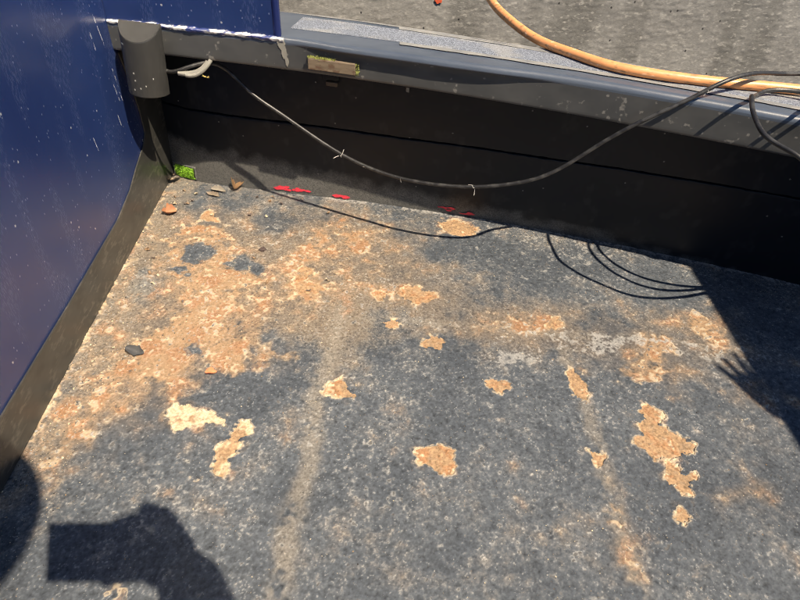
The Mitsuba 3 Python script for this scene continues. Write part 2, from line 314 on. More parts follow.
# deck sheet: paint film, rust, dust; fields on a fine grid in deck coordinates
H = 0.00132
gx, gy = np.arange(-0.012, 1.70, H), np.arange(-1.19, 0.085, H)
X, Y = np.meshgrid(gx, gy, indexing='ij')
def gn(mm, seed, ax=1.0, ay=1.0):
    """smooth random field, unit variance, feature size about mm millimetres"""
    r = np.random.default_rng(seed); s = mm / 1000 / H / 2
    d = max(1, int(s / 2.5)); n, m = X.shape[0] // d + 4, X.shape[1] // d + 4
    g = ndimage.gaussian_filter(r.standard_normal((n, m)), (s * ax / d, s * ay / d)); g /= g.std()
    if d > 1: g = ndimage.zoom(g, d, order=3 if d < 30 else 1)
    return g[:X.shape[0], :X.shape[1]]
wx, wy = 0.012 * gn(60, 1) + 0.004 * gn(14, 2), 0.012 * gn(60, 3) + 0.004 * gn(14, 4)
f = {t: np.zeros_like(X) for t in ('rust', 'dust', 'pale', 'dark')}
for t, cx, cy, rx, ry, a in BLOBS:
    f[t] = np.maximum(f[t], 0) + a * np.exp(-((X + wx - cx) / rx) ** 2 - ((Y + wy - cy) / ry) ** 2)
n60, n25, n12, n5, n3, n15 = gn(60, 11), gn(25, 12), gn(12, 13), gn(5, 14), gn(3, 15), gn(1.6, 16)
def strip(pts, w):
    p = np.array(pts)[::-1]; c = np.interp(Y, p[:, 1], p[:, 0]) if p[0, 1] < p[-1, 1] else np.interp(Y, p[::-1, 1], p[::-1, 0])
    return np.exp(-(np.abs(X - c + 0.12 * wx + .0025 * n12) / w) ** 3)
sl = strip(SL, 0.0185) * sm(-0.45, -0.53, Y)
sr = strip(SR, 0.016) * sm(-0.56, -0.66, Y)
sh_ = np.exp(-(np.abs(Y - np.interp(X, [p[0] for p in SH], [p[1] for p in SH]) + 0.15 * wy + .002 * n12) / 0.011) ** 3) * sm(.5, .62, X) * sm(1.46, 1.38, X)
edge_l = sm(0.13, 0.0, X + 2.0 * wx) ; edge_b = sm(0.13, 0.0, yp(X) - Y + 2.0 * wy)
# signed distance to the flaked patches
sd, soft = np.full_like(X, -9.0), np.full_like(X, -9.0)
for k, poly in enumerate(PATCHES):
    P = sg.Polygon(np.array(poly) / 1000.0).buffer(0.0)
    b = P.bounds; i0, i1 = np.searchsorted(gx, [b[0] - .03, b[2] + .03]); j0, j1 = np.searchsorted(gy, [b[1] - .03, b[3] + .03])
    ins = shapely.contains_xy(P, X[i0:i1, j0:j1].ravel(), Y[i0:i1, j0:j1].ravel()).reshape(i1 - i0, j1 - j0)
    d = H * (ndimage.distance_transform_edt(ins) - ndimage.distance_transform_edt(~ins))
    q = soft if k in SOFT else sd
    q[i0:i1, j0:j1] = np.maximum(q[i0:i1, j0:j1], d)
sdn = sd + 0.0024 * n12 + 0.0016 * n5 + 0.0011 * n3
R = f['rust'] + .22 * sm(-.018, .0, sd + .006 * n12) - f['dark'] * 0.8 + 0.34 * edge_l + 0.12 * edge_b
R = R + 0.55 * sm(-.012, .02, soft + .007 * n12 + .003 * n5) - .0 * n5
rust = sm(0.38, 1.05, R + 0.09 * n60 + 0.16 * n25 + 0.11 * n12 + 0.07 * n5 + 0.06 * n15)
R = R - 0.9 * f['dark']
isl = sm(.62, .52, f['dark'] + .08 * n12 + .05 * n5 + .03 * n3)
rust = rust * isl
scab = sm(0.86, 1.06, R + 0.08 * n60 + 0.16 * n25 + 0.14 * n12 + 0.07 * n5 + 0.04 * n3)
srim = sm(.0030, .0008, np.abs(soft + .007 * n12 + .003 * n5 + .0012 * n3)) * sm(.1, 1.1, n25 + .5 * n12)                       # crisp, raised rust
Dm = 0.55 * f['dust'] + 0.12 * sl + 0.12 * sr + 0.1 * sh_ + 0.5 * edge_l + 0.3 * edge_b - 0.45 * f['dark'] + 0.03
dust = np.clip(sm(0.10, 0.95, Dm + 0.07 * n60 + 0.05 * n25 + 0.05 * n12 + 0.06 * n5 + 0.09 * n15), 0, 1)
lane = np.clip(sl * sm(-1.6, .9, n25 * .7 + n12 * .4 + n5 * .5 + .9) + .75 * sr * sm(-1.2, 1.0, n25 * .7 + n12 * .5 + n5 * .5 + .6) + .75 * sh_ * sm(-1.2, 1.0, n60 * .5 + n12 * .5 + n5 * .5 + .5), 0, 1)
pale = sm(0.42, 0.9, f['pale'] + 0.25 * sh_ + 0.1 * sl + 0.16 * n12 + 0.16 * n5 + 0.12 * n3) + 0.8 * sm(1.75, 2.5, 0.75 * n5 + 0.75 * n3 + 0.35 * f['pale'] + 0.2 * n60) + 0.5 * sm(2.1, 2.8, 1.0 * n15 + 0.5 * n3 + 0.35 * n25 + .3 * f['pale'])
seam = sm(0.014, 0.003, np.abs(yp(X) - 0.006 - Y) + 0.004 * n12 * 0.4) * sm(.25, .5, X)
pale = np.clip(pale + 0.8 * seam * sm(-.6, .6, n5 + n12), 0, 1)
def C(c): return np.array(c, float)[None, None]
def over(a, b, t): return a * (1 - t[..., None]) + b * t[..., None]
PAINT, PAINT2 = C(COL['paint']), C(COL['paint2'])
col = over(np.broadcast_to(PAINT, X.shape + (3,)).copy(), PAINT2, sm(-2.4, 2.6, 0.7 * n60 + 0.3 * n25 + 0.25 * n12 + .3 * n5 - 1.2 * f['dark']))
col = col * (1 + 0.08 * n5 + 0.10 * n3 + 0.11 * n15)[..., None].clip(.4, 2)
col = over(col, C(COL['dust']) * (1 + 0.14 * n3 + 0.12 * n15)[..., None], 0.85 * dust)
stain = sm(.08, .95, R + .55 * f['dust'] - .5 * f['dark'] + .10 * n60 + .10 * n25 + .05 * n12 + .04 * n5)
col = over(col, C(COL['stain']) * (1 + .12 * n3 + .10 * n15)[..., None], .55 * stain * (.35 + .65 * isl))
col = over(col, C(COL['lane']) * (1 + .10 * n3 + .12 * n15)[..., None], .62 * lane)
rc = over(np.broadcast_to(C(COL['tan']), col.shape), C(COL['orange']), sm(-.2, 1.6, n25 * .8 + n12 * .6))
rc = over(rc, C(COL['cream']), 0.7 * sm(.5, 1.9, n12 * .7 + n5 * .7)) * (1 + 0.08 * n3 + 0.09 * n15)[..., None].clip(.4, 1.7)
col = over(col, rc, np.clip(0.56 * rust + 0.25 * scab, 0, 1) * sm(-3.6, -1.8, n5 + .8 * n3 + 1.2 * scab))
col = over(col, C(COL['pale']) * (1 + .15 * n15)[..., None], 0.75 * pale)
rim = sm(0.0026, 0.0008, np.abs(sdn + 0.0012)) * sm(-1.0, .6, n12 + .6 * n5)
col = over(col, C(COL['cream']), np.clip(0.5 * rim + .5 * srim, 0, 1))
crust = sm(.017, .006, X + .006 * n25 + .004 * n12) * sm(-.35, .5, n12 + .6 * n5) * sm(.0, -.05, Y) * sm(-.98, -.80, Y)
col = over(col, rc * .5 + C(COL['cream']) * .42, .85 * crust)
pit = sm(2.3, 2.9, n5 * .8 + n3 * .8 - .3 * n60)
col = over(col, C(COL['pit']), 0.7 * pit)
Z = 0.0004 * n60 + 0.00010 * n12 + 0.00005 * n5 + 0.00004 * n3 + 0.00006 * n15 + 0.0007 * scab + 0.00025 * scab * n5 + 0.00018 * dust * (n3 * .5 + n15 * .5) - 0.0006 * pit + crust * (.0022 + .0009 * n5 + .0005 * n3)
Z += 0.0011 * sm(0.007, 0.0, -sdn) * (sdn < 0) * sm(-1.2, .8, n12) - 0.0016 * sm(-.0004, 0.0014, sdn) + 0.0003 * srim
def sheet(xa, ya):
    xx, yy = np.meshgrid(xa, ya, indexing='ij'); return gridmesh(np.stack([xx, yy, 0 * xx - 0.0008], -1))
dense = gridmesh(np.stack([X, Y, Z], -1))
outer = [sheet(np.linspace(gx[-1], 2.9, 20), np.linspace(-2.35, 0.085, 30)), sheet(np.linspace(-0.012, gx[-1], 30), np.linspace(-2.35, gy[0], 20))]
dc = np.vstack([col.reshape(-1, 3)] + [vcol(o, COL['paint']) for o in outer]).clip(0, .9)
DECK = obj('deck', cat(dense, *outer), 'mat_deck', B, smooth=True, color=dc, label='dark grey deck, its paint worn and flaked to tan rust')

# each flaked patch: a thin crust of rust lying in the opened paint
for k, poly in enumerate(PATCHES):
    if k in SOFT: continue
    P = sg.Polygon(np.array(poly) / 1000.0); b = P.bounds
    i0, i1 = np.searchsorted(gx, [b[0] - .008, b[2] + .008]); j0, j1 = np.searchsorted(gy, [b[1] - .008, b[3] + .008])
    s = sdn[i0:i1, j0:j1]; own = shapely.contains_xy(P.buffer(.008), X[i0:i1, j0:j1].ravel(), Y[i0:i1, j0:j1].ravel()).reshape(s.shape)
    keep = (s > -0.0008) & own
    if 'dark' in f: keep &= ~(f['dark'][i0:i1, j0:j1] + 0.12 * n12[i0:i1, j0:j1] > 0.75)
    cell = keep[:-1, :-1] & keep[1:, :-1] & keep[1:, 1:] & keep[:-1, 1:]
    if cell.sum() < 12: continue
    a5, a3, a15, a12 = (q[i0:i1, j0:j1] for q in (n5, n3, n15, n12))
    zz = Z[i0:i1, j0:j1] + 0.0004 * sm(-.0008, .002, s) + (0.0003 * np.abs(a5) + 0.00018 * np.abs(a3)) * sm(0, .003, s)
    g = gridmesh(np.stack([X[i0:i1, j0:j1], Y[i0:i1, j0:j1], zz], -1))
    ff = g.faces[np.tile(cell.ravel(), 2)]
    c = over(np.broadcast_to(C(COL['tan']), s.shape + (3,)), C(COL['orange']), sm(-.5, 1.4, a12 + .5 * a5 + (-.6 if k < 2 else .5 * rng.normal())))
    c = over(c, C(COL['stain']), .55 * sm(.7, 1.7, a5 * .7 + a3 * .4 - .5 * a12))
    c = over(c, C(COL['cream']), 0.85 * sm(.006, .0005, s + .002 * a5) * sm(-.4, 1.0, a12 + .5 * a5))
    c = over(c, C(COL['cream']), 0.7 * sm(.3, 1.6, a12 * .5 + a5 * .5 + (1.6 if k == 0 else .5 if k == 1 else rng.normal(-.4, .35))))
    c = (c * (1 + .12 * a3 + .13 * a15)[..., None]).clip(.02, .85)
    used, inv = np.unique(ff, return_inverse=True)
    obj('rust_patch', trimesh.Trimesh(g.vertices[used], inv.reshape(-1, 3), process=False), 'mat_rust', DECK, smooth=True, color=c.reshape(-1, 3)[used])

# loose grit lying on the deck: thousands of grains, one part
NG = 26000
qx, qy = rng.uniform(0.004, 1.69, NG * 5), rng.uniform(-1.17, 0.07, NG * 5)
ii, jj = ((qx - gx[0]) / H).astype(int).clip(0, X.shape[0] - 1), ((qy - gy[0]) / H).astype(int).clip(0, X.shape[1] - 1)
dens = 0.16 + 0.9 * edge_l[ii, jj] + 0.7 * edge_b[ii, jj] + 0.35 * rust[ii, jj] + 0.3 * dust[ii, jj] + 0.25 * np.clip(n60[ii, jj], 0, 2)
ok = (rng.uniform(0, 1.6, len(qx)) < dens) & (qy < yp(qx) - 0.003)
qx, qy, ii, jj = qx[ok][:NG], qy[ok][:NG], ii[ok][:NG], jj[ok][:NG]
N = len(qx); base = np.array([[1, 0, 0], [0, 1, 0], [-1, 0, 0], [0, -1, 0], [0, 0, 1], [0, 0, -.6]], float)
of = np.array([[0, 1, 4], [1, 2, 4], [2, 3, 4], [3, 0, 4], [1, 0, 5], [2, 1, 5], [3, 2, 5], [0, 3, 5]])
size = 0.00042 * np.exp(rng.normal(0, .5, N)).clip(.5, 3.6) * (1 + .7 * edge_l[ii, jj])
V = base[None] * size[:, None, None] * rng.uniform(.6, 1.4, (N, 6, 1))
an = rng.uniform(0, 6.28, N); ca, sa = np.cos(an)[:, None], np.sin(an)[:, None]
V = np.stack([V[..., 0] * ca - V[..., 1] * sa, V[..., 0] * sa + V[..., 1] * ca, V[..., 2] * .8], -1)
V += np.stack([qx, qy, Z[ii, jj] + 0.3 * size], -1)[:, None]
gc = np.array([COL['cream'], COL['dust'], COL['pale'], COL['tan'], COL['pit']])[rng.choice(5, N, p=[.22, .28, .25, .15, .1])] * rng.uniform(.7, 1.2, (N, 1))
obj('grit', trimesh.Trimesh(V.reshape(-1, 3), (of[None] + 6 * np.arange(N)[:, None, None]).reshape(-1, 3), process=False), 'mat_vc', DECK, smooth=False, color=np.repeat(gc, 6, 0).clip(0, .85), kind='stuff', label='loose pale grit scattered over the deck')

# cabin bulkhead on the left (plane x = 0), slightly wavy sheet steel
zz = np.r_[np.linspace(0, .40, 24), np.linspace(.42, 1.45, 30)]
rows = []
for z in zz:
    ye = (py(0, z) + 0.004) if z < 0.405 else fy(0) + 0.008
    s = np.linspace(-2.3, ye, 130); rows.append(np.stack([0 * s, s, 0 * s + z], -1))
V = np.array(rows)
V[..., 0] += 0.0011 * (meshkit.fbm(V * [0, 3.0, 3.0] + [0, 5, 2], 2, 4) - .5)
obj('bulkhead_panel', gridmesh(V), 'mat_blue', B, smooth=True, label='glossy dark blue bulkhead panel on the left, mirroring the deck')
kp = sg.Polygon([(-2.3, .003), (-2.3, .098), (-.62, .098), (-.34, .104), (-.24, .122), (-.17, .148), (-.10, .168), (-.07, .19), (-.072, .25), (-.085, .31), (-.10, .37), (-.11, .40), (.10, .40), (.07, .003)])
kpm = trimesh.creation.extrude_polygon(kp.buffer(-.001).buffer(.001), .0032)
v = kpm.vertices; kpm.vertices = np.stack([v[:, 2] + .0009, v[:, 0], v[:, 1]], -1)
if kpm.volume < 0: kpm.invert()
obj('kick_plate', kpm, 'mat_kick', B + '__bulkhead_panel', smooth=False, label='dusty black kick plate along the foot of the blue panel')

# bulwark: two leaning black plates with a groove between them
XS = np.linspace(-0.004, XE, 520)
def plate(prof, dent=0.0, seed=0):
    """prof: (offset out of the plate, height) pairs swept along the plan curve"""
    V = np.zeros((len(XS), len(prof), 3))
    for j, (o, z) in enumerate(prof):
        V[:, j] = np.stack([XS, py(XS, z) - o, XS * 0 + z], -1)
    if dent:
        V[..., 1] += dent * (meshkit.fbm(V * [7, 0, 7], 3, seed) - .5)
        lip_ = np.abs(V[..., 2] - ZJ(XS)[:, None]) < .005
        V[..., 2] += lip_ * .0030 * (meshkit.fbm(V * [55, 0, 0], 3, seed + 1) - .5) * (.5 + meshkit.noise(V * [6, 0, 0], 2))
    return gridmesh(V, flip=True)
zj = ZJ(XS)
lo = [(0.0, zj * q) for q in np.linspace(0.0, .985, 34)] + [(-.0012, zj - .0022), (-.004, zj - .0014), (-.012, zj - .001)]
hi = [(-.012, zj + .0018), (-.003, zj + .0018), (0.0, zj + .0036)] + [(0.0, zj + .012 + (.415 - .012 - zj) * q) for q in np.linspace(0, 1, 24)]
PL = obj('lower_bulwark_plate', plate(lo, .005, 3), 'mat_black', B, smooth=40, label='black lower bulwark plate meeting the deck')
PU = obj('upper_bulwark_plate', plate(hi, .005, 6), 'mat_black', B, smooth=40, label='black upper bulwark plate under the gunwale')
back = plate([(-.013, z) for z in (0.0, .2, .3, .43)]); obj('backing_plate', back, 'mat_black', B)
def on_plate(x, z, o=0.0): return np.array([x, py(x, z) - o, z])
def plate_patch(polys, o):
    out = []
    for P in polys:
        m = trimesh.creation.extrude_polygon(P, .0006); m = m.subdivide()
        w = m.vertices.copy(); m.vertices = np.stack([w[:, 0], py(w[:, 0], w[:, 1]) - o - w[:, 2], w[:, 1]], -1); m.invert() if m.volume < 0 else None; out.append(m)
    return cat(*out)
def marks(x0_, x1_, z0_, z1_, n, seed):
    r = np.random.default_rng(seed); out = []
    for _ in range(n):
        x = r.uniform(x0_, x1_); P = blotch(x, r.uniform(z0_, z1_), r.uniform(.004, .013), r.uniform(.0018, .0048), int(r.integers(999)), 60)
        out += list(getattr(P, 'geoms', [P]))
    u = shapely.union_all(out); return [g for g in getattr(u, 'geoms', [u]) if g.area > 4e-6]
for k, (a, seed) in enumerate([((.312, .352, .009, .018, 9), 3), ((.352, .412, .010, .016, 9), 8), ((.474, .506, .006, .011, 6), 4), ((.77, .80, .012, .024, 6), 5), ((.83, .855, .009, .016, 5), 6)]):
    for P in marks(*a, seed): obj('paint_patch', plate_patch([P], .0022), 'mat_red', PL, label='red paint showing through the black at the foot of the plate' if k == 0 and key(PL + '__paint_patch') == PL + '__paint_patch' else None)
m = trimesh.creation.extrude_polygon(blotch(.7745, .358, .010, .007, 5), .003); w = m.vertices.copy(); m.vertices = np.stack([w[:, 0], .5945 + w[:, 2], w[:, 1]], -1)
obj('paint_mark', m, 'mat_redmark', qw, label='small orange red paint mark on the quay wall')

# gunwale: face, lip that overhangs by a varying width, rounded edge, top, outer side
def lip(x): return 0.0145 * np.exp(-((x - .66) / .23) ** 4) * sm(.37, .5, x)
prof = []
G = []
for x in XS:
    b, t, L, yf = zb(x), zt(x), lip(x), fy(x)
    wout = wo(x)
    a = [(py(x, .41) + .006, b - .004), (yf + .055, b - .004), (yf + .022, b - .002), (yf + .004, b), (yf + .0012, b + .002), (yf, b + .006)] + [(yf, q) for q in np.linspace(b + .012, t - .020, 4)]
    a += [(yf - .15 * L, t - .016), (yf - L * .95, t - .0145), (yf - L, t - .012)]
    r = .0125
    a += [(yf - L + r * (1 - math.cos(q)), t - r + r * math.sin(q)) for q in np.linspace(.15, math.pi / 2, 7)]
    a += [(yf + .035, t + .0012), (yf + .065, t + .0022), (yf + wout - .01, t + .0022), (yf + wout - .003, t + .001), (yf + wout, t - .003), (yf + wout + .004, t - .05), (max(py(x, .3), yf + wout - .02) + .025, b - .12), (yp(x) + .03, -.004), (yp(x) + .05, -.65)]
    G.append([(x, q[0], q[1]) for q in a])
G = np.array(G); G[..., 1] += .0022 * (meshkit.fbm(G * [9, 0, 9], 3, 11) - .5)
k0 = 10                                                      # the last ring of the flat face; then lip, rounded edge, top, outer side
GW = obj('gunwale', cat(gridmesh(G[:, :k0 + 1], flip=True), gridmesh(G[:, k0 + 13:], flip=True)), 'mat_gunwale', B, smooth=50, label='grey black gunwale with a rounded navy top edge')
obj('rounded_edge', gridmesh(G[:, k0:k0 + 11], flip=True), 'mat_top', GW, smooth=60)
obj('top_face', gridmesh(G[:, k0 + 10:k0 + 14], flip=True), 'mat_top', GW, smooth=50)
def top_strip(a0, a1, xa, xb, h, slant=0.0, seed=0, rough=0.0):
    xs = np.linspace(xa, xb, 420); s = np.linspace(0, 1, 14)
    ww = wo(xs)
    V = np.zeros((len(xs), len(s), 3))
    for j, q in enumerate(s):
        lo_, hi_ = a0, ww - a1
        xx = xs + slant * q * np.exp(-(xs - xa) / .05)
        V[:, j] = np.stack([xx, fy(xx) + lo_ + (hi_ - lo_) * q, zt(xx) + .0024 + (h if 0 < j < len(s) - 1 else 0)], -1)
    V[:, 1:-1, 2] += rough * meshkit.noise(V[:, 1:-1] * 420, seed)
    return gridmesh(V, flip=True)
obj('anti_slip_strip', top_strip(.054, .027, .395, XE, .0016, .02, 3, .0008), 'mat_grit', GW, smooth=20, label='speckled grey anti slip strip along the gunwale top')
def band(xa, o0, o1):                                        # worn strip of old paint, offsets from the inner (+) or outer (-) side
    x = XS[XS > xa]; q = np.linspace(0, 1, 4)
    o = np.stack([fy(x) + (o0 + (o1 - o0) * t if o0 > 0 else wo(x) + o0 + (o1 - o0) * t) for t in q], 1)
    o[:, [0, -1]] += .006 * (meshkit.fbm(np.stack([x * 22, x * 0 + o0, x * 0], -1), 3, 5) - .5)[:, None] * [1, -1]
    return gridmesh(np.stack([np.broadcast_to(x[:, None], o.shape), o, np.broadcast_to(zt(x)[:, None] + .0034, o.shape)], -1), flip=True)
obj('edge_strip', band(.38, -.012, -.005), 'mat_edge', GW, smooth=30)
obj('edge_strip', band(.63, -.026, -.0125), 'mat_edge', GW, smooth=30)
obj('edge_strip', band(.63, .036, .053), 'mat_edge', GW, smooth=30)

# blue side panel standing on the gunwale, with its tube edge and weld bead
xs = np.linspace(0.001, .366, 60); zs = np.linspace(0, 1, 30)
V = np.array([[(x, fy(x) + .004, zt(x) - .004 + (1.45 - zt(x)) * q) for q in zs] for x in xs])
V[..., 1] += .0009 * (meshkit.fbm(V * [4, 0, 4], 2, 8) - .5)
SP = obj('side_panel', gridmesh(V, flip=True), 'mat_blue', B, smooth=True, label='dark blue side panel standing on the gunwale')
et = tube([(.371, fy(.371) + .009, zt(.37) - .002), (.371, fy(.371) + .009, .8), (.371, fy(.371) + .009, 1.45)], .0085, 16)
obj('edge_tube', et, 'mat_blue_edge', SP, smooth=60)
wb = tube([(x, fy(x) + .001, zt(x) - .006) for x in np.linspace(.002, .385, 30)], .0050, 10, .0022, .6)
wb.vertices += .0016 * (meshkit.noise(wb.vertices * 260, 4)[:, None] - .5) * [1, 1, 2.2]
obj('weld_bead', wb, 'mat_weld', SP, smooth=60, label='lumpy weld bead along the panel foot, its sunlit glint painted white')
# chipped paint running down the gunwale face below the panel end
for k, (cx, cz, rx, rz) in enumerate([(.379, .455, .008, .012), (.384, .437, .006, .016), (.389, .418, .004, .010)]):
    P = blotch(cx, cz, rx, rz, 20 + k); m = trimesh.creation.extrude_polygon(P, .0006); w = m.vertices.copy()
    m.vertices = np.stack([w[:, 0], fy(w[:, 0]) - .0012 - w[:, 2], w[:, 1]], -1)
    obj('paint_chip', m, 'mat_conduit', GW)

# rest of the boat beyond the frame: cabin, far side, foredeck, cratch board
yc = -2.32
obj('cabin_side', box(-3.0, -.004, -.15, -.11, -.2, 1.446), 'mat_blue_edge', B, smooth=False)
obj('cabin_roof', box(-3.0, .012, yc, -.10, 1.452, 1.49, .01), 'mat_blue_edge', B, smooth=30)
obj('far_bulwark_plate', box(.004, 2.8, yc - .03, yc, .0, .44), 'mat_black', B, smooth=False)
obj('far_gunwale', box(-3.0, 2.8, yc - .18, yc + .06, .442, .475, .012), 'mat_gunwale', B, smooth=30)
obj('foredeck_riser', box(2.0, 2.03, yc + .002, y0(2.0) - .02, -.004, .43), 'mat_black', B, smooth=False)
obj('foredeck', box(2.0, 3.2, yc + .002, y0(2.6) - .12, .432, .45, .006), 'mat_deck', B, smooth=30, color=None) if False else obj('foredeck', box(2.0, 3.2, yc + .065, -.75, .432, .45, .006), 'mat_black', B, smooth=30)
def ye(z): return -.31 - .29 * (2.0 - .4826 * z - 1.394) - .4987 * z
cb = sg.Polygon([(yc + .1, .452), (ye(.452), .452), (ye(1.275), 1.275), (yc + .1 + .3, 1.275)])
m = trimesh.creation.extrude_polygon(cb, .03); v = m.vertices; m.vertices = np.stack([2.0 + v[:, 2], v[:, 0], v[:, 1]], -1)
if m.volume < 0: m.invert()
obj('cratch_board', m, 'mat_blue_edge', B, smooth=False)

# ------------------------------------------------------------------ half-round lamp on the side panel
LK = thing('wall_lamp', 'half-round dark grey wall lamp with a slanting top beside the blue bulkhead', 'lamp')
Wd, Dp, Hl = .0435, .046, .150
th = np.linspace(0, np.pi, 40)
Dsh = np.stack([-Wd * np.cos(th), -Dp * np.sin(th)], -1)
def loft(rings):
    return gridmesh(np.array(rings), flip=True)
def ring(sc, z, tilt=0.0): return np.stack([Dsh[:, 0] * sc, Dsh[:, 1] * sc, np.full(40, z) + tilt * Dsh[:, 1]], -1)
lz, sl_, st_ = .4835, -.10, .62
def place_l(m):
    M = trimesh.transformations.rotation_matrix(math.radians(LAMP_TILT), [0, 1, 0]); m = m.copy(); m.apply_transform(M); m.apply_translation((LAMP_X, -.160, lz)); return m
def capm(sc, z, up=True, tilt=0.0):
    p = ring(sc, z, tilt); c = p.mean(0); V = np.vstack([p, c]); n = len(p)
    F = [[i, (i + 1) % n, n] if up else [(i + 1) % n, i, n] for i in range(n)]
    return trimesh.Trimesh(V, F, process=False)
shell = loft([ring(.985, 0, st_), ring(1.0, -.002, st_), ring(1.0, -Hl * .5), ring(1.0, -Hl + .003, sl_), ring(.985, -Hl, sl_), ring(.86, -Hl + .0005, sl_), ring(.85, -Hl + .022, sl_)])
backp = gridmesh(np.array([[(-Wd, 0, 0), (-Wd, 0, -Hl)], [(Wd, 0, 0), (Wd, 0, -Hl)]]))
obj('housing', place_l(cat(shell, backp)), 'mat_lamp', LK, smooth=40)
obj('top_plate', place_l(cat(loft([ring(.985, 0, st_), ring(.975, .0016, st_), ring(.93, .0018, st_), ring(.92, .0006, st_)]), capm(.92, .0006, True, st_))), 'mat_lamp', LK, smooth=30, label='slanting flat top of the lamp')
obj('diffuser', place_l(capm(.85, -Hl + .018, False, sl_)), 'mat_lamp_rim', LK, smooth=False)

# ------------------------------------------------------------------ block, brackets, drain slot with moss
bx = box(.436, .540, -.004, .018, 0, .0245, .002)
def bend(m, z0, dy):
    m = m.subdivide().subdivide(); v = m.vertices.copy(); m.vertices = np.stack([v[:, 0], fy(v[:, 0]) + dy + v[:, 1], z0 - .02 * (v[:, 0] - .436) + v[:, 2]], -1); return m
WB = obj('wooden_block', bend(bx, .410, -.007), 'mat_wood', label='weathered brown block of wood set into the gunwale face', cat='block', smooth=30)
def tuft(n, f, seed, size=.006):
    r = np.random.default_rng(seed); out = []
    V0 = np.array([[-.18, 0, 0], [.18, 0, 0], [.12, 0, .6], [0, .05, 1.0], [-.12, 0, .6]]); F0 = [[0, 1, 2], [0, 2, 4], [4, 2, 3]]
    for _ in range(n):
        p, up = f(r); a = r.uniform(0, 6.28); s = size * r.uniform(.5, 1.3)
        R1 = trimesh.transformations.euler_matrix(r.normal(0, .6), r.normal(0, .6), a)[:3, :3]
        out.append(trimesh.Trimesh((V0 @ R1.T) * s + p, F0, process=False))
    return cat(*out)
def f1(r):
    x = r.uniform(.437, .495); return np.array([x, fy(x) - r.uniform(-.002, .010), .434 - .02 * (x - .436)]), 1
obj('moss_growth', tuft(300, f1, 5, .0055), 'mat_moss_dry', label='dry yellow green moss growing along the top of the wooden block', cat='moss', smooth=False)
def f3(r):
    x = r.uniform(.535, .548); return np.array([x, fy(x) - r.uniform(.0, .009), r.uniform(.407, .433) - .02 * (x - .436)]), 1
obj('moss_growth', tuft(110, f3, 8, .005), 'mat_moss_dry', label='small strip of green moss at the right end of the wooden block', cat='moss', smooth=False)
sx0, sx1 = .012, .076
sl_m = [box(sx0 - .004, sx1 + .004, -.004, .004, .036, .041, .0015), box(sx0 - .004, sx0 + .001, -.004, .004, .004, .04, .0015), box(sx1 - .001, sx1 + .004, -.004, .004, .004, .04, .0015)]
m = cat(*sl_m); v = m.vertices.copy(); m.vertices = np.stack([v[:, 0], py(v[:, 0], v[:, 2]) + v[:, 1] - .003, v[:, 2]], -1)
obj('drain_slot', m, 'mat_black', PL, smooth=30)
def f2(r):
    x, z = r.uniform(sx0 + .004, sx1 - .004), r.uniform(.003, .034); return np.array([x, py(x, z) - .004 - r.uniform(0, .008) * math.sin(z / .036 * 3.1), z]), 1
obj('moss_tuft', tuft(900, f2, 6, .007), 'mat_moss', label='bright green moss tuft in the far left corner of the deck', cat='moss', smooth=False)
def small_on_plate(name, x0_, x1_, z0_, z1_, th_, mat, **kw):
    m = box(x0_, x1_, -th_, .001, z0_, z1_, min(.0015, th_ / 2.2)); v = m.vertices.copy(); m.vertices = np.stack([v[:, 0], py(v[:, 0], v[:, 2]) + v[:, 1], v[:, 2]], -1)
    return obj(name, m, mat, smooth=30, **kw)
small_on_plate('bracket', .452, .494, .336, .372, .012, 'mat_black', parent=PU)
small_on_plate('bracket_tab', .462, .490, .322, .332, .014, 'mat_wood', parent=PU, label='small tan tab of a bracket below the wooden block')
small_on_plate('hook', .652, .668, .345, .360, .014, 'mat_black', parent=PU)
small_on_plate('hook', .656, .664, .332, .350, .010, 'mat_conduit', parent=PU)

# ------------------------------------------------------------------ cable, conduit, hose
CAB = [(.062, -.12, .392), (.10, -.150, .385), (.135, -.166, .384), (.17, -.170, .396), (.203, -.145, .398), (.235, -.107, .374), (.289, -.114, .324), (.346, -.127, .288), (.405, -.144, .255), (.514, -.182, .203), (.647, -.240, .182), (.739, -.283, .192), (.805, -.307, .204), (.889, -.330, .228), (.950, -.342, .2545), (1.052, -.353, .340), (1.132, -.370, .412), (1.195, -.376, .455), (1.245, -.372, .486), (1.322, -.340, .497), (1.400, -.305, .487), (1.49, -.30, .488), (1.62, -.37, .50), (1.64, -.47, .51), (1.56, -.53, .50), (1.44, -.36, .470), (1.36, -.345, .4660), (1.312, -.385, .4680), (1.285, -.425, .482), (1.276, -.454, .474), (1.274, -.482, .464), (1.276, -.523, .454), (1.291, -.552, .449), (1.315, -.581, .442), (1.345, -.603, .41), (1.370, -.606, .351), (1.427, -.574, .274), (1.491, -.516, .205), (1.60, -.46, .16), (1.72, -.52, .20)]
CAB2 = [(1.60, -.40, .50), (1.50, -.40, .505), (1.42, -.43, .495), (1.383, -.462, .480), (1.372, -.521, .436), (1.400, -.561, .339), (1.471, -.525, .240), (1.498, -.501, .211), (1.58, -.46, .20)]
CAB3 = [(1.62, -.38, .49), (1.52, -.39, .49), (1.44, -.425, .482), (1.397, -.455, .460), (1.400, -.523, .379), (1.437, -.529, .302), (1.500, -.498, .212), (1.60, -.47, .21)]
KB = obj('black_cable', cat(*(tube(c, .0043, 12, .004, .05) for c in (CAB, CAB2, CAB3))), 'mat_cable', label='thin black cable hanging in a slack curve in front of the bulwark', cat='cable', smooth=60)
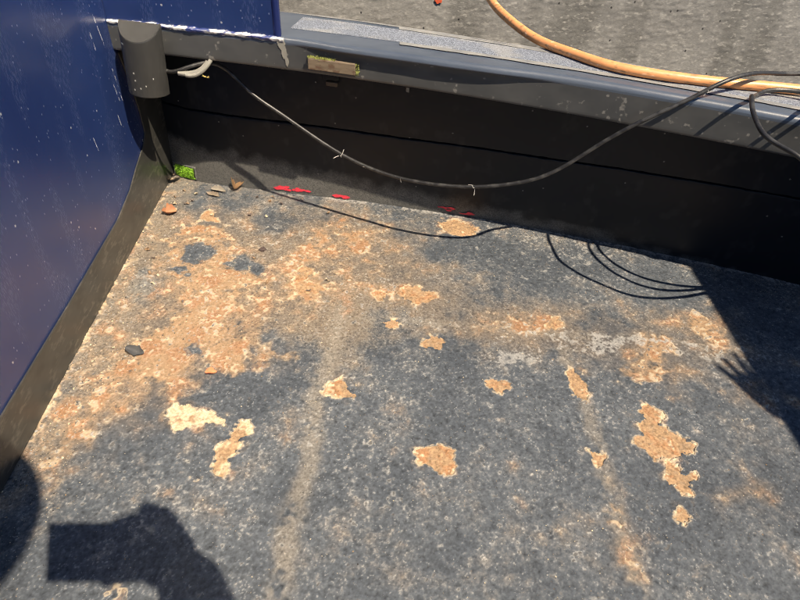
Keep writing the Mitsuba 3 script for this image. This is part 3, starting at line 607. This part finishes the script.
def bit(p, s, seed, n=3):
    r = np.random.default_rng(seed); out = []
    for _ in range(n):
        a = np.array(p) + r.normal(0, s * .25, 3); d = r.normal(0, 1, 3) * [1, .4, .8]; d /= np.linalg.norm(d); e = r.normal(0, .6, 3)
        out.append(tube([a, a + s * .35 * d, a + s * (.65 * d + .25 * e), a + s * (.8 * d + .6 * e)], s * .10, 6, s * .15, .8))
    return cat(*out)
for k, (p, s) in enumerate([((.500, -.184, .203), .012), ((.815, -.315, .204), .010), ((.56, -.205, .190), .004), ((.647, -.246, .179), .004), ((1.22, -.382, .469), .006)]):
    obj('cable_tie', bit(p, s, 30 + k), 'mat_tag', KB, smooth=60, label='frayed white tie on the cable' if k == 0 else None)
obj('conduit_end', cat(tube([(.150, -.171, .384), (.180, -.176, .386), (.205, -.176, .397), (.218, -.17, .412)], .0058, 12, .004), tube([(.168, -.180, .383), (.195, -.183, .388), (.214, -.178, .402), (.224, -.17, .415)], .0045, 12, .004)), 'mat_conduit', label='short pair of grey conduit tails poking out under the gunwale', cat='conduit', smooth=60)
obj('yellow_wire', bit((.212, -.186, .382), .007, 44, 5), 'mat_yellow', label='small yellow wire end below the grey conduit tails', cat='wire', smooth=60)
HOSE = [(.10, -.55, 1.51), (.45, -.30, 1.50), (.68, -.07, 1.34), (.80, .055, 1.0), (.845, .13, .70), (.857, .17, .505), (.868, .10, .488), (.895, -.02, .482), (.948, -.132, .4735), (1.005, -.203, .4735), (1.052, -.250, .4728), (1.137, -.288, .4705), (1.270, -.312, .4675), (1.43, -.324, .4640), (1.62, -.37, .4595), (1.9, -.50, .452), (2.3, -.72, .442)]
obj('orange_hose', tube(HOSE, .0100, 24, .006, .03), 'mat_hose', label='thick orange hose lying along the gunwale and rising past the quay wall', cat='hose', smooth=60)

# ------------------------------------------------------------------ litter on the deck
def leafm(L, W, curl, seed):
    r = np.random.default_rng(seed); u = np.linspace(0, 1, 12); w = np.linspace(-1, 1, 7); U, Wg = np.meshgrid(u, w, indexing='ij')
    half = W * np.sin(np.pi * np.clip(U, .02, .98)) ** .7 * (1 + .15 * r.normal(size=(12, 1)))
    V = np.stack([L * (U - .5), half * Wg, curl * (np.abs(Wg) ** 1.5) * half * 1.5 + .002 * np.sin(U * 7 + seed) + curl * .3 * L * (U - .5) ** 2 * 2], -1)
    return gridmesh(V)
def drop(m, x, y, rz, z=.0012, rx=0.0, ry=0.0):
    m = m.copy(); m.apply_transform(trimesh.transformations.euler_matrix(rx, ry, rz)); m.apply_translation((x, y, z - m.vertices[:, 2].min())); return m
def tint(m, a, b, s, seed):
    t = meshkit.fbm(m.vertices * s, 3, seed)[:, None]; return np.array(a) * (1 - t) + np.array(b) * t
def litter(name, m, a, b, label, c, seed, smooth=True, group=None):
    obj(name, m, 'mat_vc', label=label, cat=c, smooth=smooth, color=tint(m, a, b, 160, seed), group=group)
litter('dead_leaf', drop(leafm(.042, .017, 1.0, 1), .196, -.030, 1.9, .001, .5, .8), (.30, .13, .05), (.52, .36, .20), 'curled brown dead leaf standing near the foot of the black plate', 'leaf', 1)
litter('dead_leaf', drop(leafm(.038, .014, .9, 2), .046, -.150, .5, .001, .3, .3), (.26, .09, .045), (.42, .24, .13), 'small curled reddish leaf close to the blue panel in the left corner', 'leaf', 2)
litter('dead_leaf', drop(leafm(.040, .009, .5, 3), .140, -.052, -.35, .001, .2, .1), (.10, .08, .06), (.26, .21, .16), 'flat grey brown leaf between the corner and the cream patch', 'leaf', 3)
litter('dead_leaf', drop(leafm(.042, .010, .7, 4), .150, -.028, -.2, .001, .3, .1), (.16, .14, .12), (.3, .27, .22), 'grey withered leaf lying against the foot of the black plate', 'leaf', 4)
litter('paint_flake', drop(leafm(.040, .011, .45, 7), .117, -.655, -.25, .002, .35, .15), (.035, .036, .04), (.09, .09, .09), 'dark curled paint flake on the orange rust beside the blue panel', 'paint flake', 5)
litter('paint_flake', drop(leafm(.020, .006, .5, 9), .315, -.30, .3, .001, .4, .2), (.04, .03, .03), (.1, .07, .06), 'small dark flake right of the ring shaped rust patch', 'paint flake', 6)
litter('paint_flake', drop(leafm(.022, .007, .5, 11), .278, -.705, .2, .001, .2, .1), (.5, .13, .06), (.62, .25, .12), 'small orange red flake beside a tan patch left of centre', 'paint flake', 7)
litter('paint_flake', drop(leafm(.05, .02, .5, 13), 1.60, -.55, .6, .001, .3, .2), (.12, .10, .08), (.25, .2, .16), 'curled brown flake in the shade at the right edge', 'paint flake', 8)
r = np.random.default_rng(5)
for k in range(30):
    x, y = (r.uniform(.02, .10), r.uniform(-.45, -.02)) if k < 14 else (r.uniform(.06, .55), r.uniform(-.16, -.01)) if k < 24 else (r.uniform(.1, .5), r.uniform(-.5, -.2))
    y = min(y, yp(x) - .03); a, b = [((.12, .08, .05), (.3, .2, .12)), ((.3, .24, .17), (.5, .42, .3)), ((.06, .05, .05), (.16, .13, .11))][k % 3]
    nm = ('reddish brown', 'pale cream', 'dark brown')[k % 3]
    litter('crumb', drop(leafm(r.uniform(.008, .015), r.uniform(.002, .0045), .6, 50 + k), x, y, r.uniform(0, 6), .001, r.normal(0, .3), r.normal(0, .3)), a, b, f'small dry {nm} crumb of leaf litter near the left corner of the deck', 'litter', 60 + k, group=f'{nm} crumbs of leaf litter in the left corner')

# ------------------------------------------------------------------ the photographer and a helper at the bow, both out of frame; their shadows fall on the deck
def limb(*pr):
    hs = [m3.Manifold.sphere(r, 20).translate(tuple(map(float, p))) for p, r in pr]
    return [m3.Manifold.batch_hull([a, b]) for a, b in zip(hs[:-1], hs[1:])]
def fuse(parts, edge=.012, it=6):
    m = m3.Manifold.batch_boolean(parts, m3.OpType.Add).refine_to_length(edge); t = tm(m); t.merge_vertices(); trimesh.smoothing.filter_taubin(t, iterations=it); return t
def hand(wrist, d, side, palm_n, curl, s=1.0, spread=.16):
    """wrist point, finger direction, sideways direction (towards the little finger), palm normal"""
    d, side, n = (np.asarray(q, float) / np.linalg.norm(q) for q in (d, side, palm_n)); w = np.asarray(wrist, float); parts = []
    k = [w + s * (.082 * d + side * o) for o in (-.030, -.010, .010, .029)]
    parts.append(m3.Manifold.batch_hull([m3.Manifold.sphere(.019 * s, 16).translate(tuple(w + s * .012 * d + s * side * o)) for o in (-.012, .012)] + [m3.Manifold.sphere(.0135 * s, 16).translate(tuple(q)) for q in k]))
    for q, L, o in zip(k, (.072, .080, .075, .060), (-1, -.3, .35, 1)):
        a = q; ang = 0.0; dd = d + side * spread * o; dd /= np.linalg.norm(dd); pts = [(a, .0100 * s)]
        for fr, c in zip((.45, .30, .25), curl):
            ang += c; a = a + s * L * fr * (math.cos(ang) * dd + math.sin(ang) * n); pts.append((a, (.0098 - .0011 * len(pts)) * s))
        parts += limb(*pts)
    a = w + s * (.025 * d - side * .022); b = a + s * (.035 * d - side * .030 + n * .014); c = b + s * (.030 * d - side * .006 + n * .016)
    parts += limb((a, .016 * s), (b, .0115 * s), (c, .009 * s))
    return parts
def head(c, fwd, s=1.0):
    c, fwd = np.asarray(c, float), np.asarray(fwd, float) / np.linalg.norm(fwd); rt = np.cross(fwd, [0, 0, 1]); rt /= np.linalg.norm(rt); up = np.cross(rt, fwd)
    S = lambda r, a, b, e: m3.Manifold.sphere(r * s, 24).translate(tuple(c + s * (fwd * a + rt * b + up * e)))
    parts = [m3.Manifold.batch_hull([S(.078, -.02, 0, .03), S(.062, .03, 0, .035), S(.045, .035, 0, -.06), S(.03, .055, 0, -.085), S(.055, -.01, 0, -.04)])]
    parts += [m3.Manifold.batch_hull([S(.008, .092, 0, .015), S(.013, .108, 0, -.022)]), m3.Manifold.batch_hull([S(.009, .082, -.018, -.055), S(.009, .082, .018, -.055)])]
    parts += [m3.Manifold.batch_hull([S(.012, -.01, q * .078, .015), S(.009, -.005, q * .08, -.02)]) for q in (-1, 1)]
    return parts, (c, fwd, rt, up)
def person(name, label, hd, face, neck, pelvis, sh, el, wr, hands, knee, ankle, toe, cap):
    K = thing(name, label, 'person'); skin, frame = head(hd, face)
    skin += limb((neck + (0, 0, .02) if False else np.array(neck), .058), (np.array(hd) - (0, 0, .05), .055))
    for s_, e_, w_, h_ in zip(sh, el, wr, hands): skin += limb((s_, .052), (e_, .042), (w_, .027)) + h_
    skin += [m3.Manifold.batch_hull([m3.Manifold.sphere(.07, 16).translate(tuple(map(float, q))) for q in (sh[0], sh[1], neck, pelvis)])]
    for k_, a_ in zip(knee, ankle): skin += limb((pelvis, .08), (k_, .055), (a_, .036))
    obj('body', fuse(skin, .010, 4), 'mat_skin', K, smooth=True)
    top = [m3.Manifold.batch_hull([m3.Manifold.sphere(r, 20).translate(tuple(map(float, q))) for q, r in ((sh[0], .068), (sh[1], .068), (neck, .07), (pelvis + np.array([.09, 0, .05]), .105), (pelvis + np.array([-.09, 0, .05]), .105))])]
    for s_, e_, w_ in zip(sh, el, wr): top += limb((s_, .066), (e_, .053), (np.array(e_) * .12 + np.array(w_) * .88, .046))
    obj('jacket', fuse(top, .02, 8), 'mat_cloth', K, smooth=True)
    leg = [m3.Manifold.batch_hull([m3.Manifold.sphere(.112, 20).translate(tuple(map(float, pelvis + np.array([q, 0, 0])))) for q in (-.085, .085)])]
    for i, (k_, a_) in enumerate(zip(knee, ankle)): leg += limb((pelvis + np.array([-.09 if i == 0 else .09, 0, 0]), .096), (k_, .068), (a_, .050))
    obj('trousers', fuse(leg, .02, 8), 'mat_denim', K, smooth=True)
    for a_, t_ in zip(ankle, toe): obj('shoe', fuse(limb((np.array(a_) - (0, 0, .03), .046), (t_, .036)), .012, 6), 'mat_phone', K, smooth=True)
    c, fw, rt, up = frame
    capp = [m3.Manifold.sphere(.104, 24).translate(tuple(c + .022 * up - .012 * fw)).trim_by_plane(tuple(up), float((c + .03 * up) @ up))]
    if cap: capp += [m3.Manifold.batch_hull([m3.Manifold.sphere(.004, 8).translate((float(c[0] + .2 * math.cos(q)), float(c[1] + .2 * math.sin(q)), float(c[2] + .062 - .02 * math.sin(q)))) for q in np.linspace(0, 2 * np.pi, 40)])]
    obj('sun_hat' if cap else 'hair', fuse(capp, .012, 3), 'mat_cloth', K, smooth=True); return K
A = np.array
def at(u, v, w): return CAM + u * RIGHT - v * UP + w * FWD        # right, down, forward of the phone's lens: the phone is held there
ph = at(.1, .0, -.011); wr1 = A([.812, -1.598, 1.012])
h1 = hand(wr1, -.70 * RIGHT + .02 * UP + .70 * FWD, -.25 * RIGHT - .93 * UP - .2 * FWD, -.72 * RIGHT - .65 * FWD, (.45, .75, .6), 1.22)
person('person', 'person in dark jacket and sun hat holding out a phone', A([.537, -1.735, 1.30]), A([.12, .72, -.62]), A([.56, -1.85, 1.16]), A([.60, -2.03, .86]),
       [A([.39, -1.80, 1.10]), A([.75, -1.80, 1.10])], [A([.30, -1.92, .84]), A([.945, -1.80, 1.03])], [A([.40, -1.80, .66]), wr1],
       [hand(A([.40, -1.80, .66]), A([.1, .3, -.9]), A([0, -1, -.2]), A([1, .2, 0]), (.3, .35, .3)), h1], [A([.50, -1.93, .46]), A([.72, -1.93, .46])], [A([.49, -2.06, .085]), A([.73, -2.06, .085])], [A([.48, -1.90, .036]), A([.75, -1.90, .036])], True)
PHN = trimesh.creation.box((.150, .078, .0078)); Mx = np.eye(4); Mx[:3, 0], Mx[:3, 1], Mx[:3, 2], Mx[:3, 3] = RIGHT, UP, -FWD, at(.032, .006, -.0085); PHN.apply_transform(Mx)
obj('phone', tm(m3.Manifold.batch_hull([m3.Manifold.sphere(.0038, 10).translate(tuple(at(u, v, -.0085))) for u in (-.042, .108) for v in (-.036, .046)])), 'mat_phone', label='black phone held out over the deck', cat='phone', smooth=30)
wr2 = A([2.018, -1.415, 1.305])
h2 = hand(wr2, A([-.25, .95, .03]), A([-.95, -.25, .03]), A([0, 0, -1.0]), (.08, .12, .12), .95, .32)
person('person', 'person in dark clothes sitting on the foredeck, one hand on the board', A([2.46, -1.62, 1.30]), A([-1, .2, -.1]), A([2.47, -1.62, 1.13]), A([2.55, -1.62, .57]),
       [A([2.42, -1.80, 1.06]), A([2.42, -1.44, 1.06])], [A([2.38, -1.90, .82]), A([2.24, -1.40, 1.02])], [A([2.20, -1.80, .70]), wr2],
       [hand(A([2.20, -1.80, .70]), A([-1, .1, -.2]), A([0, 1, 0]), A([0, 0, -1]), (.2, .3, .3)), h2], [A([2.16, -1.75, .60]), A([2.16, -1.5, .60])], [A([2.14, -1.75, .535]), A([2.14, -1.5, .535])] if False else [A([2.30, -1.86, .535]), A([2.30, -1.40, .535])], [A([2.18, -1.86, .488]), A([2.18, -1.40, .488])], False)
